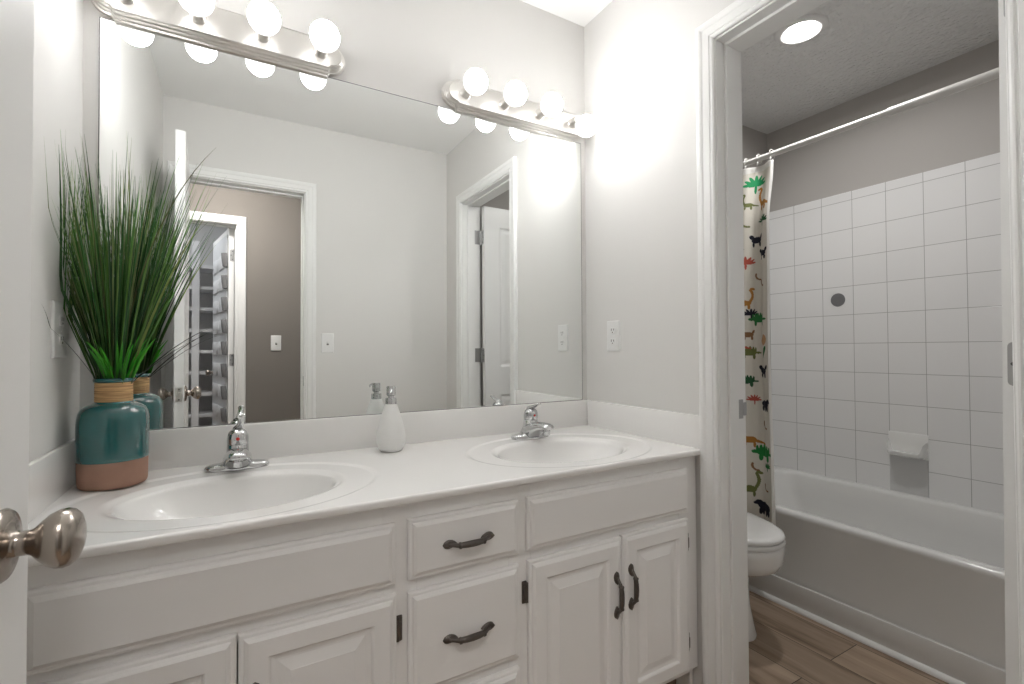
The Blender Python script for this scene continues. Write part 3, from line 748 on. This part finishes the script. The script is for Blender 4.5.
bm = BM(); box(bm, TX-.004, TX+.0125, TB0, TB1, .0, .108, .004); new_obj('apron_skirt', bm, M['tub'], TU, 40)
bm = BM(); lathe(bm, [(0, .004), (.020, .004), (.026, .001), (.026, -.006), (0, -.006)], (2.78, -1.0, .071), (0, 0, 1), 24); new_obj('tub_drain', fix(bm), M['chrome'], TU, 40)
bm = BM(); rr = []
for yy in (TB0, TB1): rr.append([Vector((TX-.004, yy, 0))] + [Vector((TX-.004-.017*math.cos(a), yy, .017*math.sin(a))) for a in [PI/2*k/6 for k in range(7)]])
loft(bm, rr); q = struct('trim_9', fix(bm), M['trim'])
# curtain rod
RDX, RDZ = 2.425, 1.9955
RD = thing('shower_curtain_rod', 'white telescopic shower rod spanning the tub alcove', 'curtain rod', (RDX, -.53, RDZ))
bm = BM(); tube(bm, [(RDX, .2185, RDZ), (RDX, -.7108, RDZ-.0064)], .0128, 20); new_obj('inner_tube', bm, M['rod'], RD, 40)
bm = BM(); tube(bm, [(RDX, -.700, RDZ-.0063), (RDX, -.7055, RDZ-.0064), (RDX, -1.2845, RDZ-.0104)], [.0130, .0158, .0158], 20); new_obj('outer_tube', bm, M['rod'], RD, 40)
for yy, s in ((.2188, -1), (-1.2848, 1)):
    bm = BM(); lathe(bm, [(0, 0), (.025, 0), (.026, .006), (.019, .016), (.0165, .022), (0, .022)], (RDX, yy, RDZ if yy > 0 else RDZ-.0104), (0, s, 0), 24); new_obj('end_cap', fix(bm), M['rod'], RD, 40)
# shower curtain
CU = thing('shower_curtain', 'cream shower curtain printed with colourful animals, bunched at the rod end', 'shower curtain', (2.39, -.03, 1.96))
CX = 2.392
def cpoint(s, z):
    """s in 0..1 along the bunched width"""
    y = .205 - .480*s
    fl = smooth01((1.97-z)/.30)
    am = .014 + .004*fl
    x = 2.412 - .030*fl + am*math.cos(2*PI*(y+.203)/.130) + .0035*math.sin(y*2*PI/.042+z*2.0)*fl
    if s > .982: x += (s-.982)*.45          # hem turns back
    y += .006*math.sin(z*2.1+s*4)*fl + .003*math.sin(z*5+s*9)
    return Vector((x, y, z))
INK = []   # ('e', y, z, ry, rz, rot, col) ellipse / ('p', pts, col)
def el(y, z, ry, rz, rot, col): INK.append((y, z, ry, rz, math.cos(rot), math.sin(rot), col, max(ry, rz)))
BLK = (.012, .013, .025); GRN = (.03, .17, .05); DGR = (.02, .09, .035); ORA = (.42, .19, .04); OLV = (.16, .18, .06); RED = (.45, .09, .06); PEA = (.55, .33, .18); BRN = (.25, .13, .06)
def bear(y, z, s=1.0, col=BLK, d=1):
    el(y, z, .026*s, .017*s, .1, col); el(y+d*.024*s, z+.012*s, .011*s, .010*s, 0, col); el(y+d*.033*s, z+.009*s, .007*s, .005*s, 0, col)
    for k in (-.018, -.008, .010, .019): el(y+k*s, z-.020*s, .005*s, .013*s, 0, col)
def dino(y, z, s=1.0, col=ORA, d=1):
    el(y, z, .022*s, .014*s, 0, col)
    for k in range(9): el(y+d*(.018+.010*math.sin(k*.35))*s, z+(.006+.0075*k)*s, .0055*s, .007*s, 0, col)
    el(y+d*(.030)*s, z+.072*s, .011*s, .006*s, -.3*d, col)
    for k in range(7): el(y-d*(.018+.006*k)*s, z-(.002+.002*k)*s, .006*s, (.007-.0007*k)*s, 0, col)
    for k in (-.014, .013): el(y+k*s, z-.019*s, .0048*s, .013*s, 0, col)
def steg(y, z, s=1.0, col=GRN, d=1):
    el(y, z, .030*s, .017*s, 0, col)
    for k in range(6): el(y+(-.026+.0105*k)*s, z+(.018-.004*abs(k-2.5)*.7)*s, .0042*s, .011*s, 0, col)
    el(y+d*.033*s, z-.002*s, .010*s, .007*s, 0, col); el(y-d*.036*s, z-.003*s, .014*s, .005*s, 0, col)
    for k in (-.018, .016): el(y+k*s, z-.020*s, .006*s, .013*s, 0, col)
def palm(y, z, s=1.0, col=GRN):
    for k in range(7): a = PI*.05+PI*.9*k/6; el(y+.020*math.cos(a)*s, z+.018*math.sin(a)*s, .020*s, .0052*s, a, col)
    el(y, z-.012*s, .004*s, .018*s, 0, col)
def banana(y, z, s=1.0, col=BRN, d=1):
    for k in range(8): a = -.3+1.9*k/7; el(y+d*.022*math.cos(a)*s, z-.022*math.sin(a)*s, .0045*s, .0045*s, 0, col)
def bull(y, z, s=1.0, col=BLK):
    el(y, z, .022*s, .015*s, 0, col); el(y+.020*s, z+.014*s, .008*s, .012*s, -.4, col); el(y-.022*s, z+.016*s, .006*s, .012*s, .4, col)
    for k in (-.015, .014): el(y+k*s, z-.019*s, .005*s, .012*s, 0, col)
palm(-.185, 1.868, 1.3, (.02, .30, .11)); dino(-.235, 1.775, 1.0, ORA); bull(-.200, 1.612, 1.0); bull(-.238, 1.545, .9); palm(-.160, 1.507, .9, RED)
dino(-.153, 1.325, .9, ORA, -1); palm(-.172, 1.27, .8, BLK); steg(-.205, 1.252, 1.0, GRN); el(-.233, 1.154, .020, .026, .3, PEA); steg(-.160, 1.10, 1.0, OLV); bull(-.226, 1.015, 1.0); bear(-.229, .867, 1.0, BLK, -1); palm(-.175, .88, .7, RED)
dino(-.158, .700, 1.1, ORA); steg(-.216, .650, 1.25, (.02, .22, .05)); banana(-.187, .585, 1.0, BRN); dino(-.158, .475, 1.1, OLV, -1); bear(-.218, .405, 1.2, BLK); banana(-.235, .78, 1.0); banana(-.24, 1.42, .9); banana(-.215, 1.45, .9); banana(-.235, .50, .9); palm(-.24, 1.69, .8, DGR); banana(-.17, 1.70, 1.0, OLV); dino(-.165, 1.78, .7, OLV); steg(-.150, .97, .9, DGR); el(-.236, 1.10, .008, .03, .4, GRN); bull(-.16, 1.18, .8, BRN); palm(-.236, .585, .6, GRN)
for k in range(46):
    y = random.uniform(-.12, .19); z = .22+1.68*(k+random.random())/46
    random.choice((bear, dino, steg, palm, bull))(y, z, random.uniform(.8, 1.1), random.choice((BLK, GRN, ORA, OLV, RED, BRN, DGR)))
BIN = {}
for q in INK:
    for b_ in range(int((q[1]-q[7])/.02), int((q[1]+q[7])/.02)+1): BIN.setdefault(b_, []).append(q)
def ink(y, z):
    c = (.72, .69, .62)
    for (ey, ez, ry, rz, co, si, col, mr) in BIN.get(int(z/.02), ()):
        dy, dz = y-ey, z-ez
        if abs(dy) > mr or abs(dz) > mr: continue
        a = (dy*co+dz*si)/ry; b_ = (-dy*si+dz*co)/rz
        if a*a+b_*b_ < 1: c = col
    return c
bm = BM(); lay = bm.verts.layers.float_color.new('col'); NZ = 760; prev = None
SV = [.62*i/70 for i in range(70)] + [.62+.38*i/170 for i in range(171)]
for j in range(NZ+1):
    z = 1.958 - (1.958-.135)*j/NZ; row = []
    for s_ in SV:
        p = cpoint(s_, z); v = bm.verts.new(p); v[lay] = (*(ink(.205-.480*s_, z) if z < 1.93 and s_ < .982 else (.80, .79, .76)), 1); row.append(v)
    if prev:
        for i in range(len(SV)-1): bm.faces.new((prev[i], prev[i+1], row[i+1], row[i]))
    prev = row
cf = new_obj('printed_cloth', bm, M['curtain'], CU, True)
sm = cf.modifiers.new('thickness', 'SOLIDIFY'); sm.thickness = .0012; sm.offset = 0
for k in range(8):
    y = .171 - .0615*k; b = BM(); pts = []
    for q in range(17):
        a = -PI*.62 + 2*PI*.93*q/16; pts.append((RDX - .004 + .0185*math.sin(a), y+.002*math.cos(a), RDZ - .004 + .0215*math.cos(a)))
    pts.append((RDX-.018, y, RDZ-.040)); tube(b, pts, .0022, 8, up=(0, 1, 0))
    h = new_obj('curtain_ring', b, M['rod'], CU, True)

# soap dish on the tiled wall
sy0, sy1 = -.5485, -.3880
SD = thing('soap_dish', 'white ceramic soap dish fixed to the wall tile above the tub', 'soap dish', (3.16, -.468, .585))
bm = BM(); box(bm, 3.1535, 3.1605, sy0, sy1, .584, .700, .003); new_obj('back_panel', bm, M['soapdish'], SD, 40)
bm = BM(); rings = []
N = 25
for i in range(N):
    s = -1+2*i/(N-1); y = (sy0+sy1)/2 + s*.0775
    e = max(0.0, 1-abs(s)**6)**.5; dp = .058*e + .004; lift = .052*smooth01((abs(s)-.78)/.22)
    zb = .602 + lift
    rings.append([Vector((3.1600, y, zb+.010)), Vector((3.156-dp*.5, y, zb+.006)), Vector((3.156-dp*.9, y, zb+.009)), Vector((3.155-dp, y, zb+.017)), Vector((3.153-dp, y, zb+.013)), Vector((3.152-dp*.9, y, zb-.003)), Vector((3.153-dp*.5, y, zb-.010)), Vector((3.1600, y, zb-.016))])
loft(bm, rings); new_obj('tray', fix(bm), M['soapdish'], SD, 60)
bm = BM(); box(bm, 3.1540, 3.1605, sy0, sy1, .690, .703, .003); new_obj('top_lip', bm, M['soapdish'], SD, 40)
bm = BM(); box(bm, 3.1570, 3.1602, -.5440, -.3905, .408, .583, .001)  # flat panel slightly greyer than the surrounding tile
tag(new_obj('wall_tile', bm, mat('greyer_tile', (0.60, 0.60, 0.60), .3)), 'plain greyer tile directly below the soap dish', 'tile')
bm = BM(); lathe(bm, [(0, -.001), (.0350, -.001), (.0360, .001), (.0355, .0025), (.033, .0030), (0, .0032)], (3.16, -.1643, 1.3775), (-1, 0, 0), 40)
tag(new_obj('wall_disc', fix(bm), M['greydisc'], None, 40), 'small round grey disc stuck on the white wall tile', 'disc')

# toilet (faces -y)
TXc = 2.050
TO = thing('toilet', 'white toilet with closed lid beside the bathtub', 'toilet', (TXc, -.15, 0))
def egg(cy, rx, rf, rb, z, n=40, dx=0):
    pts = []
    for k in range(n):
        a = 2*PI*k/n; s, c = math.sin(a), math.cos(a)
        pts.append(Vector((TXc+dx+rx*math.copysign(abs(c)**.92, c), cy + (rb if s > 0 else rf)*s, z)))
    return pts
CYB = -.200
bm = BM()
loft(bm, [egg(-.115, .110, .274, .26, .0), egg(-.115, .112, .276, .262, .012), egg(-.112, .105, .268, .255, .05), egg(-.11, .096, .256, .25, .12), egg(-.115, .090, .246, .245, .19), egg(-.13, .094, .236, .23, .232), egg(-.155, .112, .225, .22, .252), egg(-.18, .148, .258, .20, .268), egg(CYB+.004, .168, .278, .19, .288), egg(CYB, .179, .289, .185, .318), egg(CYB, .184, .292, .185, .350), egg(CYB, .184, .292, .185, .372), egg(CYB, .180, .287, .182, .379), egg(CYB, .13, .22, .14, .379), egg(CYB, .11, .19, .12, .33), egg(CYB, .05, .10, .06, .22)], True, True)
new_obj('bowl', fix(bm), M['porcelain'], TO, 60)
bm = BM(); loft(bm, [egg(CYB, .178, .284, .18, .381), egg(CYB, .187, .294, .186, .383), egg(CYB, .189, .296, .187, .390), egg(CYB, .186, .293, .185, .397), egg(CYB, .18, .285, .18, .399)]); new_obj('seat', fix(bm), M['porcelain'], TO, 50)
bm = BM(); loft(bm, [egg(CYB, .178, .284, .18, .4010), egg(CYB, .185, .292, .187, .4020), egg(CYB, .187, .294, .188, .409), egg(CYB, .183, .289, .185, .417), egg(CYB, .168, .270, .172, .4225), egg(CYB, .12, .20, .125, .4265), egg(CYB, .05, .09, .06, .4280)]); new_obj('lid', fix(bm), M['porcelain'], TO, 50)
bm = BM(); box(bm, TXc-.225, TXc+.225, .022, .222, .372, .735, .022, 4); box(bm, TXc-.12, TXc+.12, -.06, .20, .30, .376, .02, 3); new_obj('tank', bm, M['porcelain'], TO, 50)
bm = BM(); box(bm, TXc-.235, TXc+.235, .012, .226, .735, .768, .010, 3); new_obj('tank_lid', bm, M['porcelain'], TO, 50)
bm = BM(); lathe(bm, [(0, 0), (.014, 0), (.014, .010), (0, .012)], (TXc-.155, .0225, .675), (0, -1, 0), 16); tube(bm, [(TXc-.155, .008, .675), (TXc-.105, .004, .668), (TXc-.085, .004, .666)], [.006, .005, .006], 10); new_obj('flush_lever', fix(bm), M['chrome'], TO, 40)
for s in (-1, 1):
    bm = BM(); lathe(bm, [(0, -.02), (.013, -.02), (.013, .010), (.010, .018), (0, .020)], (TXc+s*.075, -.028, .395), (0, 0, 1), 14); new_obj('lid_hinge', fix(bm), M['porcelain'], TO, 40)
# recessed ceiling light
DLX, DLY = 2.361, -.427
DLT = thing('recessed_light', 'round white recessed ceiling light over the toilet and tub', 'light fixture', (DLX, DLY, H))
bm = BM(); lathe(bm, [(.050, .0005), (.094, .0005), (.096, -.0015), (.0945, -.0045), (.088, -.0080), (.080, -.0115), (.0745, -.0125), (.0720, -.0120), (.0530, -.0045), (.050, -.003), (.050, .0005)], (DLX, DLY, H), (0, 0, 1), 48); new_obj('trim_ring', fix(bm), M['white_plastic'], DLT, 50)
bm = BM(); lathe(bm, [(0, -.0060), (.03, -.0056), (.048, -.0046), (.0525, -.0036), (.0525, -.0010), (0, -.0010)], (DLX, DLY, H), (0, 0, 1), 40); new_obj('lens', fix(bm), M['lens'], DLT, 50)

# ================================================================= HALL AND CLOSET (seen in the mirror)
def dome(name, label, x, y, m, r=.14):
    t = thing(name, label, 'light fixture', (x, y, H))
    b = BM(); lathe(b, [(0, .0), (r+.01, .0), (r+.012, -.012), (r, -.022), (0, -.022)], (x, y, H), (0, 0, 1), 36); new_obj('base', fix(b), M['white_plastic'], t, 40)
    b = BM(); lathe(b, [(0, -.085), (r*.4, -.080), (r*.75, -.060), (r*.93, -.035), (r*.97, -.0215), (0, -.0215)], (x, y, H), (0, 0, 1), 36); new_obj('glass_dome', fix(b), m, t, 60)
dome('added_fill_light', 'added unseen dome in the hall, fill light for the cabinet fronts', .21, -1.88, M['hall_fill'])  # unseen lamp, added to fill the cabinet fronts through the doorway
dome('added_fill_light', 'added unseen dome inside the shelved closet, fill light for the shelves', -.30, -3.0, M['closet_fill'], .10)  # unseen lamp, added to brighten the mirrored closet
names = ['lowest', 'second lowest', 'third lowest', 'fourth lowest', 'fifth from the bottom', 'sixth from the bottom', 'seventh from the bottom', 'eighth from the bottom', 'second highest', 'highest']
for k in range(10):
    z = .139 + .1915*k
    bm = BM(); box(bm, -.98, .30, -3.90, -3.60, z, z+.030, .002)
    tag(new_obj('closet_shelf', bm, M['shelf']), '%s white closet shelf board beyond the hall doorway, in the mirror' % names[k], 'shelf', 'white closet shelf boards')
bm = BM(); box(bm, -.010, .047, -3.595, -3.57, 0, 2.1, .002); tag(new_obj('shelf_post', bm, M['shelf']), 'upright white post in front of the closet shelves', 'post')
# pocket organizer hanging on the closet door
ORGN = thing('hanging_organizer', 'white hanging pocket organizer on the open closet door, in the mirror', 'organizer', (CD.location.x, CD.location.y, 0))
ORGN.rotation_euler = CD.rotation_euler
def OL(b): bmesh.ops.translate(b, verts=b.verts, vec=org(ORGN)); return b   # local coordinates are door coordinates
bm = BM(); box(bm, .03, .60, -.042, -.038, .22, 1.99, .001); new_obj('backing', OL(bm), M['orgcloth'], ORGN)
for r in range(10):
    for c in range(3):
        z = .26 + .165*r; u0 = (.012, .085, .345)[c]; uw = (.060, .245, .245)[c]
        b = BM(); rg = []
        for i in range(9):
            t = i/8; u = u0 + uw*t; bulge = .003 + (.030 if c == 0 else .011)*math.sin(PI*t)**.7
            rg.append([Vector((u, -.041-q, z+h)) for q, h in ((0, 0), (bulge*.8, .004), (bulge, .05), (bulge*1.1, .100), (bulge*.9, .103), (0, .06))])
        loft(b, rg); new_obj('pocket', OL(fix(b)), M['pouch'] if c == 0 else M['orgcloth'], ORGN, 60)
